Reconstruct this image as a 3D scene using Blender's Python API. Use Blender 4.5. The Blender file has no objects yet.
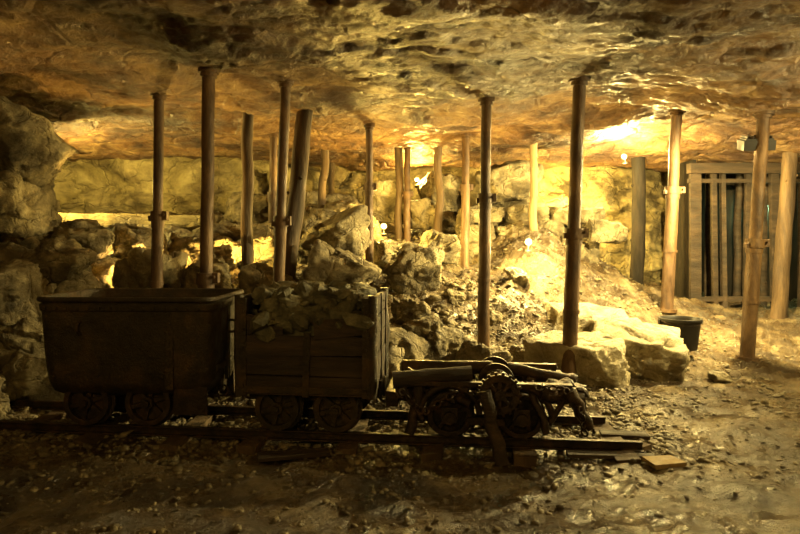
import bpy, math, random
import numpy as np
from mathutils import Vector, Matrix, noise, Euler
random.seed(7); RS=np.random.RandomState(11)
scene=bpy.context.scene
scene.view_settings.view_transform='Standard'
# ---------------------------------------------------------------- terrain
def rbf(pts):
    p=np.array(pts,float); n=len(p)
    d=np.sqrt(((p[:,None,:2]-p[None,:,:2])**2).sum(-1)+0.05)
    A=np.zeros((n+1,n+1)); A[:n,:n]=-d; A[n,:n]=1; A[:n,n]=1
    w=np.linalg.solve(A,np.append(p[:,2],0))
    def f(x,y):
        x=np.asarray(x,float); y=np.asarray(y,float)
        r=np.full(x.shape,w[n])
        for i in range(n):
            r=r-w[i]*np.sqrt((x-p[i,0])**2+(y-p[i,1])**2+0.05)
        return r
    return f
gpts=[(-8,-3,0),(0,-3,0),(8,-3,0),(-4,0,0),(4,0,0),(-5,3,.0),(-3,3,0),(-1,3,0),(1,3,0),(3,3,0),(5,3,0),(8,3,0),
 (-4.5,5,.1),(-3,4.6,0),(-1.5,4.6,0),(0,4.6,0),(1.5,4.6,0),(3,4.6,0),(-3,5.7,.02),(-1.5,5.7,.02),(0,5.6,.02),(1.5,5.6,0),(3,5.8,0),(5,5.5,0),(8,6,0),
 (-5.2,6.5,.6),(-3,6.6,.35),(-2,6.4,.25),(-2,7.1,.65),(-3.3,7.4,.75),(-2,8.5,1.05),(-4.2,8.3,1.0),(-6,9.5,1.3),(-5,10.6,1.7),(-3,10.6,1.6),(-2,11.3,1.65),(-5,12.5,2.1),
 (-.6,6.4,.12),(0,7,.35),(-.4,8.7,.85),(0,9.8,1.2),(0,11.3,1.55),(0,13,2.1),(-2,13,2.2),(1,7.08,.13),(1.4,8.2,.62),(1.1,10.1,1.03),(.7,11.1,1.5),(2,9.5,1.25),(2.4,10.5,1.8),(2,12,2.2),
 (1.8,6.45,.0),(2.5,7.6,.12),(2.9,9.2,.85),(3.4,10.8,1.2),(3.3,8.2,.25),(4.3,9.5,.42),(4.9,12.3,.5),(4.4,7.65,0),(6.5,8,0),(6.9,11,.12),(9,12,.2),(4,8.0,.05),(5.2,10.5,.35),(5.5,14,.6),(9,14,.3),(2,14,2.0),(9.5,8,0),(-8,8,1.2),(-8,12,2)]
cpts=[(-8,-3,3.1),(0,-3,3.1),(8,-3,3.1),(-5,2,3.1),(0,2,3.12),(5,2,3.12),(-4,4.5,3.2),(0,4.5,3.2),(4,4.5,3.2),(-2.6,6.6,3.25),(-1.9,5.9,3.25),(-2,7.9,3.25),(-1.2,7.4,3.22),
 (1,7.1,3.25),(1.9,6.45,3.26),(4.6,7.65,3.28),(4.3,9.5,3.68),(4.9,12.3,3.3),(1.1,10.1,3.25),(2.3,10.4,3.28),(0,11.3,3.25),(-2,9.7,3.25),(-1.4,10.7,3.25),(-1.4,13,3.2),(-5,11,3.3),(-7,9,3.2),(7,11,3.1),(7,8,3.3),(9,13,3.1),(-5,14,3.2),(0,14,3.15),(5,14.5,3.2),(-4.5,6.5,3.15),(3.2,9.5,3.4)]
gbase=rbf(gpts); cbase=rbf(cpts)
def hsh(p):
    v=math.sin(p[0]*127.1+p[1]*311.7+p[2]*74.7)*43758.5453
    return v-math.floor(v)
def cell(v):
    return hsh([round(c,3) for c in noise.voronoi(v)[1][0]])
def rockn(x,y,z,amp=1.0):
    w=noise.noise_vector(Vector((x*.9,y*.9,z*.9)))*.45
    n=noise.fractal(Vector((x*.45,y*.45,z*.45)),1.0,2.0,3)*.13
    n+=(cell(Vector((x*.7,y*1.0,z*1.0))+w)-.5)*.15
    n+=(cell(Vector((x*2.0+9,y*2.6,z*2.6))+w*2)-.5)*.065
    n+=noise.fractal(Vector((x*3.1,y*3.1,z*3.1)),.8,2.1,4)*.035
    return n*amp
def terr(h,n,s=.16):
    f=h*n; i=math.floor(f); t=(f-i); t=min(1,t/s); t=t*t*(3-2*t)
    return (i+t)/n
def ceiln(x,y):
    w=noise.noise_vector(Vector((x*.7,y*.7,4)))*.5+noise.noise_vector(Vector((x*3,y*3,4)))*.10
    n=noise.fractal(Vector((x*.4,y*.5,0)),1.0,2.0,3)*.06
    h=noise.fractal(Vector((x*.55,y*.9,2))+w*.4,.9,2.1,5)
    n-=terr(h,5,.22)*.13
    h2=noise.fractal(Vector((x*1.5,y*2.6,6))+w,.9,2.1,4)
    n-=terr(h2,4,.35)*.028
    n+=(cell(Vector((x*1.1+9,y*1.8,5))+w*2)-.5)*.028
    n-=noise.fractal(Vector((x*4,y*6.5,3)),.5,2.1,4)*.016
    return n
X0,X1,Y0,Y1,ST=-9.0,10.0,-3.0,16.0,.04
nx=int(round((X1-X0)/ST))+1; ny=int(round((Y1-Y0)/ST))+1
xs=np.linspace(X0,X1,nx); ys=np.linspace(Y0,Y1,ny)
XX,YY=np.meshgrid(xs,ys)
G=gbase(XX,YY); C=cbase(XX,YY)
gn=np.zeros_like(G); cn=np.zeros_like(C)
for j in range(ny):
    for i in range(nx):
        x=xs[i]; y=ys[j]
        n=noise.fractal(Vector((x*.8,y*.8,3)),1.0,2.0,3)*.045
        n+=noise.fractal(Vector((x*4,y*5,7)),.55,2.1,5)*.030
        gn[j,i]=n
        cn[j,i]=ceiln(x,y)
k=np.clip((YY-6)/2.5,0,1)
G=G+gn*(1+1.8*k); C=C+cn
def look(A,x,y):
    fx=np.clip((np.asarray(x)-X0)/ST,0,nx-1.01); fy=np.clip((np.asarray(y)-Y0)/ST,0,ny-1.01)
    i=fx.astype(int); j=fy.astype(int); u=fx-i; v=fy-j
    return A[j,i]*(1-u)*(1-v)+A[j,i+1]*u*(1-v)+A[j+1,i]*(1-u)*v+A[j+1,i+1]*u*v
gz=lambda x,y: float(look(G,np.array(x),np.array(y)))
cz=lambda x,y: float(look(C,np.array(x),np.array(y)))
# ---------------------------------------------------------------- materials
def mat(name,cols,scale=3,rough=(.5,.9),bump=.5,bscale=12,metal=0,bdist=.05,stretch=(1,1,1),spec=.5,fine=60,crack=0,patch=None):
    m=bpy.data.materials.new(name); m.use_nodes=True; nt=m.node_tree; N=nt.nodes; L=nt.links
    b=N['Principled BSDF']; b.inputs['Metallic'].default_value=metal
    b.inputs['Specular IOR Level'].default_value=spec
    tc=N.new('ShaderNodeTexCoord'); mp=N.new('ShaderNodeMapping'); mp.inputs['Scale'].default_value=stretch
    L.new(tc.outputs['Object'],mp.inputs['Vector'])
    def nz(s,d=8,r=.6,dist=0):
        n=N.new('ShaderNodeTexNoise'); n.inputs['Scale'].default_value=s; n.inputs['Detail'].default_value=d
        n.inputs['Roughness'].default_value=r; n.inputs['Distortion'].default_value=dist
        L.new(mp.outputs['Vector'],n.inputs['Vector']); return n
    n1=nz(scale,10,.72,.4); cr=N.new('ShaderNodeValToRGB'); e=cr.color_ramp.elements
    e[0].position=.34; e[0].color=(*cols[0],1); e[1].position=.66; e[1].color=(*cols[-1],1)
    for q,c in enumerate(cols[1:-1]):
        el=e.new(.34+.32*(q+1)/(len(cols)-1)); el.color=(*c,1)
    L.new(n1.outputs['Fac'],cr.inputs['Fac']); col=cr.outputs['Color']
    if patch:
        n6=nz(patch[0],6,.6,.8); m6=N.new('ShaderNodeMapRange'); m6.inputs['From Min'].default_value=.46; m6.inputs['From Max'].default_value=.58
        L.new(n6.outputs['Fac'],m6.inputs['Value']); mx=N.new('ShaderNodeMixRGB'); mx.blend_type='MULTIPLY'; mx.inputs['Color2'].default_value=(*patch[1],1)
        L.new(m6.outputs['Result'],mx.inputs['Fac']); L.new(col,mx.inputs['Color1']); col=mx.outputs['Color']
    L.new(col,b.inputs['Base Color'])
    n2=nz(scale*1.7+1,5); mr=N.new('ShaderNodeMapRange'); mr.inputs['From Min'].default_value=.35; mr.inputs['From Max'].default_value=.65
    mr.inputs['To Min'].default_value=rough[0]; mr.inputs['To Max'].default_value=rough[1]
    L.new(n2.outputs['Fac'],mr.inputs['Value']); L.new(mr.outputs['Result'],b.inputs['Roughness'])
    n3=nz(bscale,10,.75,.3); n4=nz(fine,4,.6)
    ad=N.new('ShaderNodeMath'); ad.operation='MULTIPLY_ADD'; ad.inputs[1].default_value=.25
    L.new(n4.outputs['Fac'],ad.inputs[0]); L.new(n3.outputs['Fac'],ad.inputs[2]); hgt=ad.outputs[0]
    if crack:
        n5=nz(crack,3,.5,1.0)
        vo=N.new('ShaderNodeTexVoronoi'); vo.feature='DISTANCE_TO_EDGE'; vo.inputs['Scale'].default_value=crack
        vm=N.new('ShaderNodeVectorMath'); vm.operation='MULTIPLY_ADD'; vm.inputs[1].default_value=(.5,.5,.5)
        L.new(n5.outputs['Color'],vm.inputs[0]); L.new(mp.outputs['Vector'],vm.inputs[2]); L.new(vm.outputs[0],vo.inputs['Vector'])
        m2=N.new('ShaderNodeMapRange'); m2.inputs['From Max'].default_value=.06; m2.inputs['To Min'].default_value=-.35; m2.inputs['To Max'].default_value=0
        L.new(vo.outputs['Distance'],m2.inputs['Value']); a2=N.new('ShaderNodeMath'); L.new(hgt,a2.inputs[0]); L.new(m2.outputs['Result'],a2.inputs[1]); hgt=a2.outputs[0]
    bp=N.new('ShaderNodeBump'); bp.inputs['Strength'].default_value=bump; bp.inputs['Distance'].default_value=bdist
    L.new(hgt,bp.inputs['Height']); L.new(bp.outputs['Normal'],b.inputs['Normal'])
    return m
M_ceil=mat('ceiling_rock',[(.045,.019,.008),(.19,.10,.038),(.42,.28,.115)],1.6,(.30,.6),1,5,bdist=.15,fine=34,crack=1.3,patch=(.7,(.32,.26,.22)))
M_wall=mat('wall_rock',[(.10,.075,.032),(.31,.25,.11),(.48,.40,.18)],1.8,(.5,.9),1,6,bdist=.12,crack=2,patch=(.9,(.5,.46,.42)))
M_rock=mat('boulder_rock',[(.07,.056,.031),(.27,.22,.12),(.56,.48,.29)],2.6,(.5,.9),1,8,bdist=.12,fine=45,crack=2.2,patch=(1.3,(.40,.38,.34)))
M_slab=mat('slab_rock',[(.20,.16,.09),(.44,.37,.22),(.64,.56,.36)],2.6,(.45,.85),1,8,bdist=.10,fine=45,crack=1.6)
M_ground=mat('muddy_ground',[(.024,.015,.008),(.10,.068,.034),(.32,.25,.14)],1.5,(.13,.55),1,12,bdist=.11,fine=60)
M_grav=mat('gravel_stone',[(.04,.03,.017),(.13,.105,.058),(.31,.26,.15)],6,(.4,.8),.6,20)
M_load=mat('ore_stone',[(.03,.028,.016),(.085,.08,.045),(.20,.185,.11)],6,(.4,.8),.6,20)
M_rust=mat('rusty_steel',[(.028,.014,.007),(.085,.046,.019),(.17,.10,.042)],5,(.35,.75),.7,18,metal=.15,bdist=.02,stretch=(1,1,.35))
M_dark=mat('dark_steel',[(.014,.011,.006),(.034,.025,.012),(.075,.045,.019)],4,(.33,.65),.8,12,metal=.35,bdist=.03)
M_iron=mat('wheel_iron',[(.012,.009,.006),(.032,.021,.012),(.08,.043,.021)],7,(.3,.6),.7,22,metal=.5,bdist=.02)
M_wood=mat('old_timber',[(.024,.014,.007),(.068,.041,.018),(.13,.082,.036)],5,(.6,.9),.9,14,bdist=.03,stretch=(1,1,.15))
M_plank=mat('cart_planks',[(.013,.009,.006),(.034,.022,.012),(.07,.044,.023)],5,(.55,.9),.9,16,bdist=.03,stretch=(.2,1,1))
M_darkened=mat('darkened_boards',[(.006,.005,.004),(.014,.011,.008),(.03,.022,.014)],5,(.7,.95),.8,16,bdist=.02,stretch=(1,1,.2),spec=.2)  # near-black base colour stands in for the shade of the gate recess
M_lwood=mat('pale_timber',[(.18,.12,.05),(.28,.20,.09),(.36,.27,.13)],6,(.6,.9),.6,16,bdist=.015,stretch=(1,1,.2))
M_plastic=mat('black_plastic',[(.010,.009,.008),(.018,.016,.014)],4,(.4,.6),.1,30,bdist=.003,spec=.25)
def emis(name,col,s):
    m=bpy.data.materials.new(name); m.use_nodes=True; b=m.node_tree.nodes['Principled BSDF']
    b.inputs['Base Color'].default_value=(*col,1); b.inputs['Emission Color'].default_value=(*col,1); b.inputs['Emission Strength'].default_value=s
    return m
M_glass=emis('lamp_glass',(1,.75,.3),14)
# ---------------------------------------------------------------- mesh tools
def link(me,name,mats,smooth=True):
    o=bpy.data.objects.new(name,me); scene.collection.objects.link(o)
    for m in mats: me.materials.append(m)
    if smooth: me.polygons.foreach_set('use_smooth',[True]*len(me.polygons))
    return o
def grid_mesh(name,P,m,flip=False):
    h,w=P.shape[:2]; me=bpy.data.meshes.new(name)
    idx=np.arange(h*w).reshape(h,w)
    f=np.stack([idx[:-1,:-1],idx[:-1,1:],idx[1:,1:],idx[1:,:-1]],-1).reshape(-1,4)
    if flip: f=f[:,::-1]
    fast(me,P.reshape(-1,3),f)
    return link(me,name,[m])
def fast(me,v,f):
    v=np.asarray(v,np.float32); f=np.ascontiguousarray(f,dtype=np.int32); k=f.shape[1]
    me.vertices.add(len(v)); me.vertices.foreach_set('co',v.ravel())
    me.loops.add(f.size); me.loops.foreach_set('vertex_index',f.ravel())
    me.polygons.add(len(f)); me.polygons.foreach_set('loop_start',np.arange(0,f.size,k,dtype=np.int32))
    me.update(calc_edges=True); me.validate()
grid_mesh('floor',np.stack([XX,YY,G],-1),M_ground)
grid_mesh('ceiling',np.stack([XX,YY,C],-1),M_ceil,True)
def wall(name,pts,z0=-.3,z1=4.1):
    P=[];pts=[Vector((a,b,0)) for a,b in pts]
    for a,b in zip(pts[:-1],pts[1:]):
        n=max(2,int((b-a).length/.06))
        for i in range(n): P.append(a.lerp(b,i/n))
    P.append(pts[-1]); nzv=int((z1-z0)/.06); A=np.zeros((nzv+1,len(P),3))
    for i,p in enumerate(P):
        q=P[min(i+2,len(P)-1)]-P[max(i-2,0)]; nn=Vector((-q.y,q.x,0)).normalized()
        for j in range(nzv+1):
            z=z0+(z1-z0)*j/nzv
            d=rockn(p.x+3,p.y+5,z*1.4,2.2)
            d+=.22*(hsh((math.floor(z*3.6+noise.noise(Vector((p.x*.5,p.y*.5,z*.3)))*1.0),1,2))-.5)
            A[j,i]=(p.x+nn.x*d,p.y+nn.y*d,z)
    return grid_mesh(name,A,M_wall,True)
wall('wall_left',[(-6.2,-2.9),(-5.6,1),(-5.0,4),(-5.0,6.2),(-6.2,8),(-8.2,10.2),(-8.5,12.4)])
wall('wall_back',[(-8.5,12.2),(-5.5,12.3),(-3,12.9),(0,13.7),(3.5,13.6),(6.5,13.9),(9.8,13.6)])
wall('wall_right',[(9.6,14),(9.7,8),(8.8,3),(8.8,-2.9)])
wall('wall_front',[(8.9,-2.8),(0,-2.8),(-6.4,-2.8)])
# rocks
import bmesh
_ico={}
def ico(s):
    if s not in _ico:
        bm=bmesh.new(); bmesh.ops.create_icosphere(bm,subdivisions=s,radius=1)
        v=np.array([x.co[:] for x in bm.verts]); v/=np.linalg.norm(v,axis=1)[:,None]
        f=np.array([[q.index for q in p.verts] for p in bm.faces]); bm.free(); _ico[s]=(v,f)
    return _ico[s]
def rock_v(size,sub=4,p=90,extra=14,rough=.05,tilt=.38,rs=RS,nz=True):
    d,f=ico(sub); nr=[];hh=[]
    for ax in range(3):
        for sg in (-1,1):
            n=np.zeros(3); n[ax]=sg; n=n+rs.uniform(-tilt,tilt,3); n/=np.linalg.norm(n); nr.append(n); hh.append(rs.uniform(.8,1.0))
    for _ in range(extra):
        n=rs.normal(size=3); n/=np.linalg.norm(n); nr.append(n); hh.append(rs.uniform(.84,1.3))
    nr=np.array(nr); hh=np.array(hh)
    q=np.maximum(1e-6,d@nr.T)/hh
    mx=q.max(1); r=1/(mx*((q/mx[:,None])**p).sum(1)**(1/p))
    v=d*r[:,None]*np.array(size)
    if nz:
        off=Vector(rs.uniform(0,50,3))
        for i in range(len(v)):
            w=Vector(v[i])+off; wp=noise.noise_vector(w*3)*.10
            t=noise.fractal(w*3.2,.6,2.1,5)*rough*.8+(cell((w+wp)*2.6)-.5)*rough*2.0+(cell((w+wp)*6.5)-.5)*rough*.7
            v[i]+=d[i]*t
    return v,f
def rot(rx,ry,rz): return np.array(Euler((rx,ry,rz)).to_matrix())
def boulder(x,y,z,sx,sy,sz,rz=0,tx=0,ty=0,name='boulder',sub=5,m=None,**k):
    """z = centre height; sizes are half extents"""
    v,f=rock_v((sx,sy,sz),sub,**k)
    v=v@rot(tx,ty,rz).T
    me=bpy.data.meshes.new(name); fast(me,v,f); o=link(me,name,[m or M_rock]); o.location=(x,y,z); return o
# left wall of boulders
for a in [(-4.25,6.6,2.62,.55,.5,.36,.3,.1,.25),(-4.45,6.4,1.9,.60,.5,.36,.1,0,-.1),(-4.15,6.1,1.12,.55,.5,.36,-.2,.1,.05),(-4.1,5.9,.42,.52,.45,.36,.3,0,0),
          (-5.0,6.9,2.5,.7,.8,.55,0,0,0),(-5.0,6.6,1.4,.6,.6,.6,0,0,0),(-3.75,7.0,1.55,.30,.35,.2,.5,.2,0),(-3.75,6.6,.9,.4,.45,.35,.2,0,.2),(-3.45,5.8,.22,.34,.28,.22,.6,0,.1),(-5.6,8.3,2.3,.5,.6,.6,.2,0,0),
          (-3.9,5.35,.16,.3,.25,.2,.2,.1,0),(-4.5,5.2,.3,.5,.4,.4,.7,0,0),(-3.55,6.3,1.30,.26,.28,.18,.2,.1,.3),(-5.1,8.0,1.5,.5,.5,.4,.3,0,.2),(-3.6,6.0,.62,.28,.3,.2,.4,.2,.2)]: boulder(*a,rough=.06)
# rocks behind the carts
for a in [(-3.55,8.0,1.40,.42,.4,.33,.3,.1,.1),(-3.05,7.3,1.10,.36,.33,.30,-.4,.2,-.2),(-2.75,8.4,1.38,.5,.35,.25,.2,0,.1),(-2.35,7.35,1.0,.30,.3,.26,.5,.2,.3),
          (-3.95,7.6,1.10,.33,.4,.3,.1,0,.3),(-1.9,8.9,1.45,.45,.4,.3,-.2,.1,0),(-1.55,7.1,.95,.35,.33,.26,.4,.1,.2),(-2.6,9.6,1.6,.7,.5,.25,.1,0,0),(-3.9,9.6,1.5,.6,.5,.22,.3,0,.1),
          (-2.9,6.6,.6,.4,.35,.35,.2,.1,.1),(-2.1,6.5,.5,.4,.33,.3,.8,.1,.1),(-1.2,6.5,.45,.38,.3,.32,.1,.2,.1),(-2.45,7.9,1.25,.25,.22,.18,.4,.2,.1),
          (-.95,8.2,1.50,.46,.4,.30,-.3,.1,-.25),(-.75,7.2,1.1,.42,.35,.28,.2,.1,.15),(.22,8.6,1.15,.38,.33,.34,.4,.2,.3),(.62,9.7,1.40,.30,.3,.20,.2,0,.1),
          (.15,7.4,.68,.20,.22,.16,.2,.2,.1),(-.15,6.7,.35,.3,.25,.25,.5,.1,.2),(.12,6.6,.25,.22,.2,.2,1,.1,.2),(.5,6.9,.30,.24,.25,.24,.3,.2,.1),(.9,6.6,.20,.20,.2,.2,.3,.2,.1),(.28,7.0,.45,.2,.2,.17,.1,.3,0),
          (-.3,6.3,.2,.25,.2,.2,.1,.1,.3),(-.9,10.7,1.9,.50,.4,.35,.1,0,.2),(-.4,11.8,2.3,.6,.5,.35,.1,0,.1),(.9,12.1,2.45,.5,.5,.45,.4,0,.1),(-1.7,11.3,2.1,.7,.5,.35,.2,0,.1),
          (-1.5,6.0,.15,.25,.2,.18,.1,.1,.3),(1.25,7.9,.50,.12,.12,.09,.3,.2,.1),(2.0,11.6,2.6,.6,.4,.45,.1,0,0),(-2.9,11.6,2.2,.5,.5,.3,.3,0,.0),(.55,11.5,2.0,.5,.3,.3,.2,0,0),
          (-.20,9.3,1.32,.28,.25,.2,.6,.1,.1),(-1.3,9.8,1.75,.40,.3,.3,.1,.2,.1),(-3.3,8.9,1.5,.3,.3,.25,.7,.1,.1),(1.75,8.9,.98,.16,.16,.12,.1,.2,.1),(.75,8.3,.75,.16,.16,.12,.1,.2,.1)]: boulder(*a)
# the big fallen slabs
SK=dict(extra=5,tilt=.10,rough=.045,m=M_slab)
boulder(2.48,8.1,.46,.56,.5,.17,.25,.14,.05,name='stone_slab',**SK)
boulder(2.83,7.20,.24,.60,.52,.27,-.26,.18,.14,name='stone_slab',**SK)
boulder(2.02,6.75,.18,.56,.42,.28,-.30,.18,.10,name='stone_slab',**SK)
boulder(1.55,7.1,.12,.25,.25,.16,.2,.1,0)
boulder(3.55,6.65,.03,.12,.1,.06,.2,.1,0,sub=4)
boulder(-1.62,4.15,.02,.07,.06,.04,.2,.1,0,sub=3); boulder(.3,5.9,.05,.15,.12,.1,.2,.1,0,sub=3)
def stack(name,blocks,m=M_rock,sub=4):
    V=[];F=[];o=0
    for (x,y,z,sx,sy,sz,rz) in blocks:
        v,f=rock_v((sx,sy,sz),sub,p=60,extra=6,rough=.04,tilt=.14)
        v=v@rot(0,0,rz).T+np.array((x,y,z)); V.append(v);F.append(f+o);o+=len(v)
    me=bpy.data.meshes.new(name); fast(me,np.concatenate(V),np.concatenate(F)); return link(me,name,[m])
B=[]
for r,(zz,xa,xb) in enumerate([(1.35,.95,3.1),(1.68,1.0,3.6),(2.0,1.1,3.0)]):
    x=xa
    while x<xb:
        w=random.uniform(.25,.45); B.append((x+w,10.75+random.uniform(-.08,.08)+.12*r,zz,w,.32,.18,random.uniform(-.08,.08))); x+=2*w+.0
B.append((3.55,10.6,1.70,.32,.3,.2,.1)); B.append((3.2,10.9,1.3,.4,.4,.3,.1)); B.append((3.4,10.9,2.0,.28,.3,.14,.1))
stack('dry_stone_wall',B)
boulder(-4.9,10.9,1.80,1.9,1.0,.20,.03,0,.0,name='stone_ledge',extra=3,tilt=.06,m=M_wall)
# gravel / rubble
def scatter(name,n,fx,smin,smax,m=M_grav):
    V=[];F=[];o=0; d,f=ico(1)
    protos=[rock_v((1,random.uniform(.6,.9),random.uniform(.35,.6)),1,p=60,extra=7,tilt=.5,nz=False)[0] for _ in range(20)]
    for i in range(n):
        x,y=fx(); mx=smax if x<.9 else min(smax,.045); s=smin*(mx/smin)**(random.random()**2.2)
        v=protos[i%20]*s@rot(random.uniform(-.5,.5),random.uniform(-.5,.5),random.uniform(0,6.3)).T
        v=v+np.array((x,y,gz(x,y)+s*.12)); V.append(v);F.append(f+o);o+=len(v)
    me=bpy.data.meshes.new(name); fast(me,np.concatenate(V),np.concatenate(F)); return link(me,name,[m],False)
def fg():
    while True:
        x=random.uniform(-5,7); y=random.uniform(2.6,9.5)
        if noise.noise(Vector((x*.8,y*.8,1)))+random.uniform(-.5,.5)>-.05: return x,y
scatter('gravel',12000,fg,.006,.030)
def fs():
    y=random.uniform(5.6,11.5); x=random.uniform(-4,4.2)
    if x>2.6 and y<9 and random.random()<.7: x-=2.5
    return x,y
scatter('rubble',6500,fs,.016,.09)
def ft():
    return random.uniform(-4.3,2.2),random.gauss(4.95,.45)
scatter('track_ballast',5000,ft,.010,.045)
# ---------------------------------------------------------------- builder
class MB:
    def __init__(s): s.v=[];s.f=[];s.mi=[];s.sm=[]
    def add(s,vs,fs,m=0,sm=False):
        o=len(s.v); s.v+= [tuple(v) for v in vs]; s.f+=[[i+o for i in f] for f in fs]; s.mi+=[m]*len(fs); s.sm+=[sm]*len(fs)
    def box(s,c,sz,m=0,r=(0,0,0),j=0):
        R=Euler(r).to_matrix(); c=Vector(c); vs=[]
        for a in (-1,1):
            for b in (-1,1):
                for d in (-1,1):
                    vs.append(c+R@Vector((a*sz[0]/2+random.uniform(-j,j),b*sz[1]/2+random.uniform(-j,j),d*sz[2]/2+random.uniform(-j,j))))
        s.add(vs,[(0,1,3,2),(4,6,7,5),(0,4,5,1),(2,3,7,6),(0,2,6,4),(1,5,7,3)],m)
    def cyl(s,a,b,r0,r1=None,n=16,m=0,rings=1,wob=0,cap=True):
        r1=r0 if r1 is None else r1; a=Vector(a);b=Vector(b); ax=(b-a).normalized()
        u=ax.orthogonal().normalized(); w=ax.cross(u); vs=[];fs=[]
        sd=random.uniform(0,99)
        for k in range(rings+1):
            t=k/rings; c=a.lerp(b,t); rr=r0+(r1-r0)*t
            if wob: c=c+Vector((noise.noise(Vector((sd,t*3,0))),noise.noise(Vector((sd,t*3,9))),0))*wob*1.2
            for i in range(n):
                th=2*math.pi*i/n; q=rr*(1+(wob*3*noise.noise(Vector((math.cos(th)*1.2+sd,math.sin(th)*1.2,t*7))) if wob else 0))
                vs.append(c+(u*math.cos(th)+w*math.sin(th))*q)
        for k in range(rings):
            for i in range(n):
                j=(i+1)%n; fs.append((k*n+i,k*n+j,(k+1)*n+j,(k+1)*n+i))
        s.add(vs,fs,m,True)
        if cap:
            s.add(vs[:n],[tuple(range(n))[::-1]],m); s.add(vs[-n:],[tuple(range(n))],m)
    def torus(s,c,ax,R,r,m=0,n=28,k=8,sc=(1,1)):
        ax=Vector(ax).normalized(); u=ax.orthogonal().normalized(); w=ax.cross(u); c=Vector(c); vs=[];fs=[]
        for i in range(n):
            a=2*math.pi*i/n; d=u*math.cos(a)*sc[0]+w*math.sin(a)*sc[1]
            for q in range(k):
                b=2*math.pi*q/k; vs.append(c+d*R+(d.normalized()*math.cos(b)+ax*math.sin(b))*r)
        for i in range(n):
            for q in range(k):
                fs.append((i*k+q,((i+1)%n)*k+q,((i+1)%n)*k+(q+1)%k,i*k+(q+1)%k))
        s.add(vs,fs,m,True)
    def wheel(s,c,R,m=0,spokes=6,side=-1):
        c=Vector(c); y=Vector((0,1,0))
        s.ring(c,R,R*.78,.075,m); s.ring(c+y*.035*-side,R*1.13,R*.85,.02,m)
        s.cyl(c-y*.055,c+y*.055,R*.28,m=m,n=16)
        s.cyl(c+y*side*.05,c+y*side*.085,R*.16,m=m,n=12)
        s.cyl(c+y*.012*-side,c+y*.024*-side,R*.8,m=m,n=24)
        for i in range(spokes):
            a=2*math.pi*i/spokes+.3; d=Vector((math.cos(a),0,math.sin(a)))
            s.box(c+d*R*.54,(R*.62,.035,R*.20),m,r=(0,-a,0))
    def ring(s,c,R,r,w,m,n=32):
        vs=[];fs=[]
        for i in range(n):
            a=2*math.pi*i/n; d=Vector((math.cos(a),0,math.sin(a)))
            for (q,yy) in ((R,-w/2),(R,w/2),(r,w/2),(r,-w/2)): vs.append(c+d*q+Vector((0,yy,0)))
        for i in range(n):
            j=(i+1)%n
            for q in range(4): fs.append((i*4+q,i*4+(q+1)%4,j*4+(q+1)%4,j*4+q))
        s.add(vs,fs,m)
    def build(s,name,mats,loc=(0,0,0),rz=0,bevel=.006,parent=None):
        me=bpy.data.meshes.new(name); me.from_pydata(s.v,[],s.f); me.update()
        o=bpy.data.objects.new(name,me); scene.collection.objects.link(o)
        for m in mats: me.materials.append(m)
        me.polygons.foreach_set('material_index',s.mi); me.polygons.foreach_set('use_smooth',s.sm)
        bm=bmesh.new(); bm.from_mesh(me); bmesh.ops.recalc_face_normals(bm,faces=bm.faces); bm.to_mesh(me); bm.free()
        o.location=loc; o.rotation_euler=(0,0,rz)
        if bevel:
            b=o.modifiers.new('bevel','BEVEL'); b.width=bevel; b.segments=2; b.limit_method='ANGLE'; b.angle_limit=.7
        if parent: o.parent=parent
        return o
# ---------------------------------------------------------------- track
SL=-.10; TZ=math.atan(SL)
def tc(x): return 5.03+SL*(x+2.1)
t=MB()
xm=-1.35; L=6.3
for sd in (-1,1):
    e=.0 if sd<0 else -.12
    t.box((0+e,sd*.30,.065),(L,.045,.014),0); t.box((e,sd*.30,.035),(L,.014,.06),0); t.box((e,sd*.30,.008),(L,.085,.014),0)
for i in range(10):
    x=-3.0+i*.66+random.uniform(-.05,.05)
    t.box((x,random.uniform(-.03,.03),-.035),(.15,1.05,.09),1,r=(0,0,random.uniform(-.06,.06)),j=.012)
t.build('rail_track',[M_iron,M_wood],(xm,tc(xm),.02),TZ,.004)
# ---------------------------------------------------------------- tub cart
def rrect(hx,hy,r,z,n=6):
    o=[]
    for (cx,cy,a0) in ((hx-r,hy-r,0),(-hx+r,hy-r,90),(-hx+r,-hy+r,180),(hx-r,-hy+r,270)):
        for i in range(n+1):
            a=math.radians(a0+90*i/n); o.append(Vector((cx+r*math.cos(a),cy+r*math.sin(a),z)))
    return o
def loft(mb,rings,m=0,close=True,sm=False):
    n=len(rings[0]); vs=[v for r in rings for v in r]; fs=[]
    for k in range(len(rings)-1):
        for i in range(n):
            j=(i+1)%n; fs.append((k*n+i,k*n+j,(k+1)*n+j,(k+1)*n+i))
    mb.add(vs,fs,m,sm)
    mb.add(rings[0],[tuple(range(n))[::-1]],m,False)
    if close: mb.add(rings[-1],[tuple(range(n))],m,False)
def under(b,wb,R,hl,zb,m=1,cx=0):
    z=R
    for sx in (-1,1):
        X=cx+sx*wb
        b.cyl((X,-.36,z),(X,.36,z),.028,m=m)
        for sy in (-1,1):
            b.wheel((X,sy*.30,z),R,m,6,sy)
            b.box((X,sy*.20,z+.01),(.14,.07,.12),m)
            b.box((X,sy*.20,z+.09),(.08,.06,.1),m)
    for sy in (-1,1): b.box((0,sy*.20,zb-.045),(hl*2,.07,.09),m)
    for sx in (-1,0,1): b.box((sx*(hl-.06),0,zb-.05),(.08,.42,.08),m)
    for sx in (-1,1):
        b.box((sx*(hl+.03),0,zb-.02),(.08,.22,.13),m); b.cyl((sx*(hl+.06),0,zb-.02),(sx*(hl+.09),0,zb-.02),.08,m=m)
        b.torus((sx*(hl+.08),0,zb-.1),(0,1,0),.045,.011,m,18,6)
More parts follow.
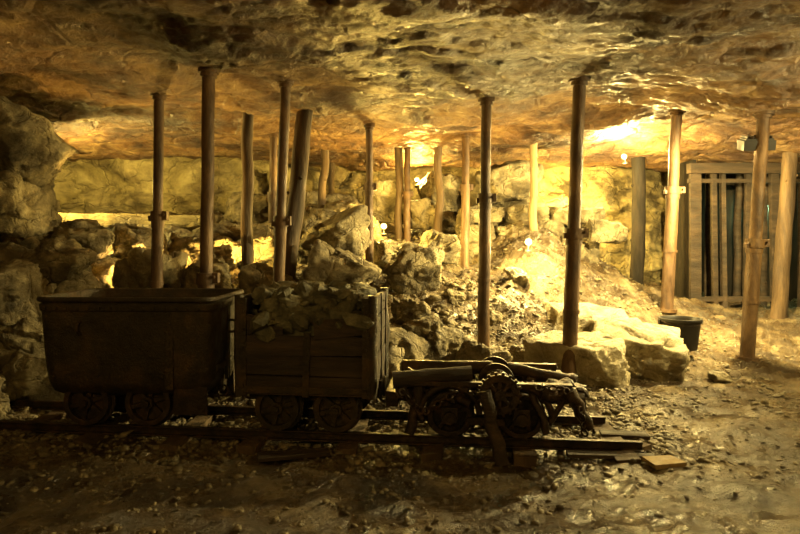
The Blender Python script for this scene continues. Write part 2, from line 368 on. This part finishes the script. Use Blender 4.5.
b=MB()
zs=[(.22,.50,.24,.08),(.235,.58,.30,.10),(.27,.63,.35,.12),(.34,.655,.38,.13),(.45,.668,.395,.13),(.62,.68,.405,.13),(.84,.69,.415,.13),(1.0,.695,.42,.13)]
rings=[rrect(hx,hy,r,z,8) for z,hx,hy,r in zs]
inn=[rrect(hx-.018,hy-.018,r,z+.01,8) for z,hx,hy,r in zs[::-1]]
loft(b,rings+inn,0,sm=True)
rim=rrect(.706,.430,.135,.995,8)
for i in range(len(rim)): b.cyl(rim[i],rim[(i+1)%len(rim)],.022,n=8,m=0,cap=False)
bd=[rrect(.700,.424,.13,.905,8),rrect(.706,.430,.135,.91,8),rrect(.709,.433,.135,.955,8),rrect(.702,.426,.13,.96,8)]
loft(b,bd,0,close=False,sm=True)
for sy in (-1,1):
    b.box((.36,sy*.407,.62),(.06,.022,.64),0)
    for q in range(8): b.cyl((.36,sy*.40,.36+q*.075),(.36,sy*.432,.36+q*.075),.012,n=8,m=0)
    for q in range(15): b.cyl((-.6+q*.085,sy*.42,.93),(-.6+q*.085,sy*.446,.93),.011,n=8,m=0)
    for q in range(13): b.cyl((-.55+q*.085,sy*.38,.40),(-.55+q*.085,sy*.404,.40),.010,n=8,m=0)
    b.torus((-.33,sy*.43,.78),(1,0,0),.045,.011,0,18,6)
    b.box((.50,sy*.34,.20),(.26,.05,.22),1,j=.01)
for sx in (-1,1):
    b.box((sx*.680,0,.6),(.03,.06,.6),0); b.box((sx*.670,0,.44),(.03,.5,.05),0)
    b.torus((sx*.715,0,.74),(0,1,0),.05,.012,0,18,6)
under(b,.245,.180,.56,.30,1,-.09)
b.build('mine_tub_cart',[M_dark,M_iron],(-2.12,tc(-2.11)-.0,.095),TZ*.3,.004)
# ---------------------------------------------------------------- wooden cart
b=MB()
hl,hw=.51,.38; z=.30
for r in range(5):
    h=.142; zc=z+.06+r*(h+.006)
    if r<3:
        b.box((random.uniform(-.008,.008),-(hw+random.uniform(-.008,.008)),zc),(hl*2,.035,h),0,j=.012)
    elif r==3:
        b.box((-.33,-hw,zc),(.33,.035,h),0,j=.02,r=(0,.05,0)); b.box((.29,-hw,zc-.01),(.40,.035,h*.9),0,j=.02,r=(0,-.06,0))
    b.box((0,hw,zc),(hl*2,.035,h),0,j=.008)
    for sx in (-1,1): b.box((sx*hl,random.uniform(-.004,.004),zc),(.035,hw*2-.05,h),0,j=.008)
b.box((0,0,z+.01),(hl*2-.02,hw*2-.02,.04),0)
for sy in (-1,1):
    for x in (-hl+.04,hl-.04):
        b.box((x,sy*(hw+.026),z+.35),(.055,.014,.74),1)
        for q in range(5): b.cyl((x,sy*(hw+.03),z+.06+q*.14),(x,sy*(hw+.048),z+.06+q*.14),.012,n=8,m=1)
    b.box((.02,sy*(hw+.026),z+.22),(.05,.014,.48),1,r=(0,.03,0))
    b.box((0,sy*(hw+.024),z+.03),(hl*2+.04,.012,.05),1)
for sx in (-1,1):
    for y in (-.30,0,.30): b.box((sx*(hl+.024),y,z+.35),(.012,.05,.76),1)
    for sy in (-1,1): b.cyl((sx*(hl+.0),sy*hw,z-.03),(sx*(hl+.0),sy*hw,z+.74),.035,n=10,m=1,rings=6,wob=.02)
under(b,.23,.170,.48,.30,1)
for i in range(190):
    s=random.uniform(.035,.105); v,f=rock_v((s,s*.85,s*.65),2,p=60,extra=6,tilt=.5,rough=.014)
    x=random.uniform(-.45,.45); y=random.uniform(-.36,.34)
    top=.48+.25*min(1,(y+.40)/.2)*(1-.15*abs(x)/.5)
    v=v@rot(random.uniform(-.5,.5),random.uniform(-.5,.5),random.uniform(0,6)).T+np.array((x,y,z+top+random.uniform(-.08,.03)))
    b.add([Vector(q) for q in v],f.tolist(),2,False)
b.box((0,0.02,z+.32),(hl*2-.06,hw*2-.10,.36),2,j=.02)
b.build('wooden_ore_cart',[M_plank,M_dark,M_load],(-.68,tc(-.68),.095),TZ,.005)
# ---------------------------------------------------------------- bogie with haulage gear
b=MB()
R=.165
for wx in (-.26,.26):
    b.cyl((wx,-.38,R),(wx,.38,R),.03,m=0)
    for sy in (-1,1):
        b.wheel((wx,sy*.30,R),R,0,5,sy); b.box((wx,sy*.38,R+.01),(.12,.05,.12),0); b.cyl((wx,sy*.40,R),(wx,sy*.44,R),.045,n=14)
        q=R+.055; pr=None
        for i in range(15):
            a=math.radians(5+170*i/14); p=Vector((wx+q*math.cos(a),sy*.36,R+q*math.sin(a)))
            if pr is not None: b.cyl(pr,p,.026,n=8,m=0,cap=False)
            pr=p
for sy in (-1,1):
    b.box((0,sy*.36,R+.235),(1.25,.05,.04),0,j=.006); b.box((0,sy*.18,R+.10),(1.3,.06,.08),0,j=.006)
    b.box((0,sy*.38,R-.03),(.26,.03,.05),0)
    b.cyl((-.62,sy*.36,R+.23),(-.46,sy*.38,R-.03),.022,n=8); b.cyl((.62,sy*.36,R+.23),(.46,sy*.38,R-.03),.022,n=8)
for x in (-.62,-.02,.62): b.box((x,0,R+.16),(.07,.80,.07),0,j=.01)
b.cyl((.10,-.40,R+.18),(.10,.25,R+.18),.09,m=0,n=20)
for y in (-.42,-.02,.26): b.ring(Vector((.10,y,R+.18)),.145,.09,.03,0)
for i in range(18):
    a=2*math.pi*i/18; b.box((.10+.152*math.cos(a),-.42,R+.18+.152*math.sin(a)),(.022,.034,.022),0,r=(0,-a,0))
for i in range(4):
    a=math.pi*i/4; b.box((.10,-.425,R+.18),(.27,.02,.026),0,r=(0,-a,0))
b.cyl((.10,-.46,R+.18),(.10,-.40,R+.18),.04,m=0,n=14)
for i in range(10): b.torus((.10,-.35+i*.055,R+.18),(0,1,0),.098,.014,0,20,6)
b.cyl((-.68,-.34,R+.25),(-.10,-.28,R+.30),.065,.055,m=1,rings=9,wob=.04)
b.cyl((-.66,.12,R+.25),(.1,.05,R+.28),.06,.05,m=0,rings=8,wob=.03)
b.cyl((-.60,-.05,R+.26),(-.1,-.42,R+.10),.032,m=0,rings=6,wob=.02)
b.cyl((.2,.1,R+.26),(.66,.0,R+.20),.05,.045,m=0,rings=6,wob=.03)
b.cyl((.32,-.30,R+.25),(.44,-.42,R-.1),.03,m=0,rings=6,wob=.02)
b.cyl((-.46,-.30,R+.25),(-.56,-.40,R-.13),.04,m=0,rings=6,wob=.02)
b.cyl((.58,-.40,R+.22),(.74,-.40,R-.06),.05,.04,m=0,rings=5,wob=.05); b.cyl((.40,-.38,R+.20),(.70,-.34,R+.14),.06,.05,m=0,rings=5,wob=.05)
def chain(p,m=0):
    for i in range(len(p)-1):
        a=Vector(p[i]); c=Vector(p[i+1]); n=max(1,int((c-a).length/.045))
        for q in range(n):
            w=a.lerp(c,(q+.5)/n); b.torus(w,((c-a).normalized().orthogonal() if q%2 else (c-a).cross((c-a).orthogonal())),.024,.0095,m,12,5)
chain([(.35,-.44,R+.24),(.55,-.44,R+.24),(.66,-.44,R+.12),(.70,-.43,R-.1)])
chain([(-.62,-.44,R+.20),(-.45,-.45,R+.04),(-.2,-.44,R+.20)])
for i in range(60):
    s=random.uniform(.03,.075); v,f=rock_v((s,s*.8,s*.7),2,p=60,rough=.012)
    x=random.choice([random.uniform(.34,.72),random.uniform(-.62,-.1)])
    v=v+np.array((x,random.uniform(-.36,.2),R+random.uniform(.08,.24))); b.add([Vector(q) for q in v],f.tolist(),0,False)
b.box((.70,0,R+.08),(.09,.5,.13),0,j=.01); b.box((-.70,0,R+.08),(.09,.5,.13),0,j=.01)
b.build('rail_bogie',[M_iron,M_plank],(.66,tc(.66),.09),TZ,.005)
b=MB(); b.cyl((.60,4.26,.48),(.72,4.20,-.02),.045,.052,m=0,rings=10,wob=.03,n=12); b.build('timber_stump',[M_plank],bevel=0)
for (x,y,lx,ly,rz,m) in [(1.80,4.10,.22,.17,.2,M_lwood),(1.74,4.66,.36,.10,-.15,M_plank),(1.50,4.27,.6,.09,-.1,M_plank),(-.75,4.25,.5,.1,.2,M_plank),(1.72,4.42,.22,.14,.5,M_wood)]:
    b=MB(); b.box((0,0,0),(lx,ly,.035),0,j=.008); o=b.build('wooden_plank',[m],(x,y,gz(x,y)+.03),rz,.004)
# ---------------------------------------------------------------- props
def prop(xt,yt,xb,yb,w,kind='steel',coll=.45,m=None):
    z0=gz(xb,yb)-.03; z1=cz(xt,yt)+.02; a=Vector((xb,yb,z0)); c=Vector((xt,yt,z1)); b=MB(); d=c-a; r=w/2
    if kind=='steel':
        k=a+d*coll; dn=d.normalized()
        b.cyl(a,k,r,n=20,m=0,rings=12,wob=.008); b.cyl(k,c,r*.86,n=20,m=0,rings=12,wob=.006)
        b.cyl(k-dn*.06,k+dn*.05,r*1.30,n=20,m=0); b.cyl(k-dn*.13,k-dn*.06,r*1.12,n=20,m=0)
        b.box(k+Vector((r*1.25,-.01,0)),(r*1.1,r*1.2,.10),0); b.cyl(k+Vector((r*1.3,-r*1.2,.01)),k+Vector((r*1.3,r*1.2,.01)),.016,n=8,m=0)
        b.box(k+Vector((-r*1.2,-.01,-.03)),(r*.6,r*.9,.06),0)
        q=a+d*(coll*.5); b.cyl(q-dn*.02,q+dn*.02,r*1.13,n=20,m=0)
        b.cyl(a,a+dn*.05,r*1.5,n=20,m=0); b.cyl(c-dn*.06,c,r*1.4,n=20,m=0); b.cyl(c-dn*.10,c-dn*.05,r*1.1,n=20,m=0)
        return b.build('steel_pit_prop',[m or M_rust],bevel=.004)
    b.cyl(a,c,r*1.05,r*.95,n=18,m=0,rings=26,wob=.045)
    for i in range(5):
        t=random.uniform(.15,.9); p=a+d*t; an=random.uniform(0,6.3); q=Vector((math.cos(an),math.sin(an),.3)); b.cyl(p+q*r*.7,p+q*r*1.12,r*.3,r*.18,n=8,m=0)
    return b.build('timber_pit_prop',[m or M_wood],bevel=0)
prop(-2.65,6.6,-2.68,6.6,.125,coll=.52)
prop(-1.89,5.93,-1.93,5.93,.145,coll=.35)
prop(-1.97,7.85,-2.03,7.85,.15,'timber')
prop(-1.23,6.46,-1.34,6.46,.125,coll=.5)
prop(-2.04,9.7,-2.07,9.7,.14,coll=.5)
prop(-1.18,7.5,-1.40,7.1,.21,'timber')
prop(-1.34,10.7,-1.42,10.7,.14,'timber')
prop(-1.43,12.8,-1.47,12.8,.13,'timber')
prop(-.45,8.8,-.45,8.8,.12,coll=.62)
prop(-.02,11.3,-.02,11.3,.15,'timber'); prop(.14,11.2,.13,11.2,.13,coll=.5)
prop(.70,11.1,.72,11.1,.15,'timber')
prop(1.11,10.1,1.09,10.1,.14,coll=.6)
prop(1.02,7.08,.98,7.08,.14,coll=.62)
prop(2.32,10.4,2.32,10.4,.13,'timber',m=M_lwood)
prop(1.93,6.45,1.81,6.45,.16,coll=.50)
prop(4.9,12.3,4.86,12.3,.27,'timber',m=M_darkened)
prop(4.38,9.5,4.23,9.5,.19,coll=.6)
prop(4.64,7.65,4.42,7.65,.175,coll=.47)
prop(7.1,10.9,6.85,10.9,.26,'timber')
# ---------------------------------------------------------------- bucket
b=MB(); n=32
prof=[(.19,0),(.20,.01),(.225,.20),(.245,.36),(.262,.365),(.262,.40),(.24,.40),(.225,.36),(.18,.02)]
vs=[];fs=[]
for (r,zz) in prof:
    for i in range(n): vs.append((r*math.cos(2*math.pi*i/n),r*math.sin(2*math.pi*i/n),zz))
for k2 in range(len(prof)-1):
    for i in range(n): j=(i+1)%n; fs.append((k2*n+i,k2*n+j,(k2+1)*n+j,(k2+1)*n+i))
fs.append(tuple(range(n))[::-1]); fs.append(tuple(range((len(prof)-1)*n,len(prof)*n))); b.add(vs,fs,0,True)
pr=None
for i in range(13):
    a=math.pi*i/12; p=Vector((.262*math.cos(a),-.262*math.sin(a)*.9-.0,.375-.05*math.sin(a)))
    if pr is not None: b.cyl(pr,p,.007,n=6,m=1)
    pr=p
b.box((.265,0,.35),(.03,.06,.06),0); b.box((-.265,0,.35),(.03,.06,.06),0)
b.build('bucket',[M_plastic,M_iron],(3.62,7.75,gz(3.62,7.75)+.08),0,.002)
# ---------------------------------------------------------------- gate frame right, open to a dark recess
b=MB(); Yg=11.7
for i,(x,w) in enumerate([(5.75,.2),(6.12,.10),(6.30,.08),(6.78,.10),(7.30,.16),(7.85,.1),(8.6,.2)]):
    z0=gz(x,Yg)-.02; b.box((x,Yg+random.uniform(-.03,.03),(z0+3.0)/2),(w,.1,3.0-z0),0,r=(0,random.uniform(-.015,.015),0),j=.01)
b.box((7.15,Yg-.06,2.94),(3.1,.16,.20),0,j=.01); b.box((7.15,Yg-.02,2.70),(3.1,.06,.08),0); b.box((6.6,Yg-.02,.40),(1.9,.06,.1),0)
b.build('timber_gate',[M_plank],bevel=.006)
for x in (6.45,7.05,7.6): 
    prop(x,12.5,x-.03,12.5,.15,'timber',m=M_plank)
b=MB()
for i in range(19):
    x=5.95+i*.2; b.box((x,13.05,1.6),(.18,.04,3.1+random.uniform(-.1,.1)),0,j=.006)
b.box((5.86,12.5,1.6),(.06,1.15,3.1),0)
b.build('board_partition',[M_darkened],bevel=.004)  # boards coloured very dark so the recess behind the gate looks unlit
# ---------------------------------------------------------------- lamps
K=3.0
def flood(name,loc,dr,power,col=(1,.65,.13),sz=.2,stand=True,rad=.04,m=M_plastic,round_=False):
    b=MB(); w,h,d=sz,sz*.72,sz*.35
    if round_:
        d=.05; b.cyl((0,.0,0),(0,.03,0),.05,.05,n=20,m=0); b.cyl((0,.03,0),(0,.10,0),.05,.025,n=20,m=0); b.cyl((0,.06,0),(0,.06,-.12),.010,n=8,m=0); b.cyl((0,.06,-.12),(0,.06,-.14),.05,n=14,m=0)
    else:
        b.box((0,d/2,0),(w*.9,d*.4,h*.9),0)
        for sx in (-1,1): b.box((sx*w/2,-.0,0),(.012,d,h),0)
        for sz_ in (-1,1): b.box((0,0,sz_*h/2),(w,d,.012),0)
        b.box((0,d*.25,0),(w*.92,.01,h*.9),0)
        b.cyl((-w*.3,-d*.05,0),(w*.3,-d*.05,0),.012,n=10,m=1)
        for i in range(5): b.box((-.4*w+i*.2*w,d*.8,0),(.01,d*.3,h*.8),0)
        if stand:
            for sx in (-1,1): b.box((sx*(w/2+.015),d*.1,-h*.4),(.012,.03,h*1.1),0)
            b.box((0,d*.1,-h*.95),(w+.06,.03,.012),0)
    o=b.build(name,[m,M_glass],loc,0,.002)
    o.rotation_euler=Vector(dr).to_track_quat('-Y','Z').to_euler()
    l=bpy.data.lights.new('bulb','POINT'); l.energy=power*K; l.color=col; l.shadow_soft_size=rad
    lo=bpy.data.objects.new('bulb',l); scene.collection.objects.link(lo); lo.parent=o; lo.location=(0,-d*.45 if not round_ else -rad-.005,0)
    return o
flood('floodlight',(4.22,11.3,3.12),(-.5,-.7,-.2),300,rad=.16,round_=True,col=(1,.72,.22))
flood('floodlight',(3.2,12.6,1.95),(.35,.7,.35),380,col=(1,.68,.15))  # added fill, hidden behind the stacked blocks, to brighten the back wall
flood('floodlight',(1.95,9.10,1.52),(-.1,-1,.0),180,rad=.13,round_=True,col=(1,.72,.22))
flood('floodlight',(-.27,10.0,1.78),(.05,-.8,.3),140,rad=.10,round_=True)
flood('floodlight',(-3.3,7.75,1.0),(-.25,.1,1),110,col=(1,.58,.12))
flood('floodlight',(.35,12.4,2.80),(0,-.5,.3),110,rad=.06,round_=True)
flood('floodlight',(-2.1,8.1,1.20),(.1,.4,1),60,sz=.16)
flood('floodlight',(-5.5,9.3,2.45),(.5,.7,.0),230,col=(1,.72,.18))
flood('floodlight',(4.60,7.75,2.78),(.05,.25,-1),1050,sz=.36,stand=False,col=(1,.76,.28))
flood('floodlight',(5.7,5.3,2.85),(-.35,.6,-1),260,sz=.3,stand=False,col=(1,.76,.28))  # added off-frame fill for the slab fronts and right-hand floor
flood('floodlight',(7.9,12.6,2.3),(-.5,-.3,-1),22,sz=.2,col=(.40,.95,.5))  # no known source: added to tint the recess a dim green
flood('floodlight',(-1.8,.9,2.45),(0,.7,.7),38,rad=.08,col=(1,.57,.14))  # unseen fill in a lamp housing, added to warm the front ceiling
flood('floodlight',(2.6,1.4,2.4),(0,.7,.7),38,rad=.08,col=(1,.57,.14))  # second added ceiling fill, out of view on the right
flood('floodlight',(-.3,-1.5,2.6),(0,1,-.15),36,rad=.12,col=(1,.72,.24))  # weak fill added behind the camera for cart fronts and foreground
w=bpy.data.worlds.new('World'); scene.world=w; w.use_nodes=True
w.node_tree.nodes['Background'].inputs[0].default_value=(0,0,0,1); w.node_tree.nodes['Background'].inputs[1].default_value=0
# camera
cd=bpy.data.cameras.new('camera'); cam=bpy.data.objects.new('camera',cd); scene.collection.objects.link(cam)
cam.location=(0,0,1.55); cam.rotation_euler=(math.pi/2,0,0); cd.sensor_width=36; cd.lens=27; cd.shift_y=-27/800; cd.clip_start=.05
scene.camera=cam
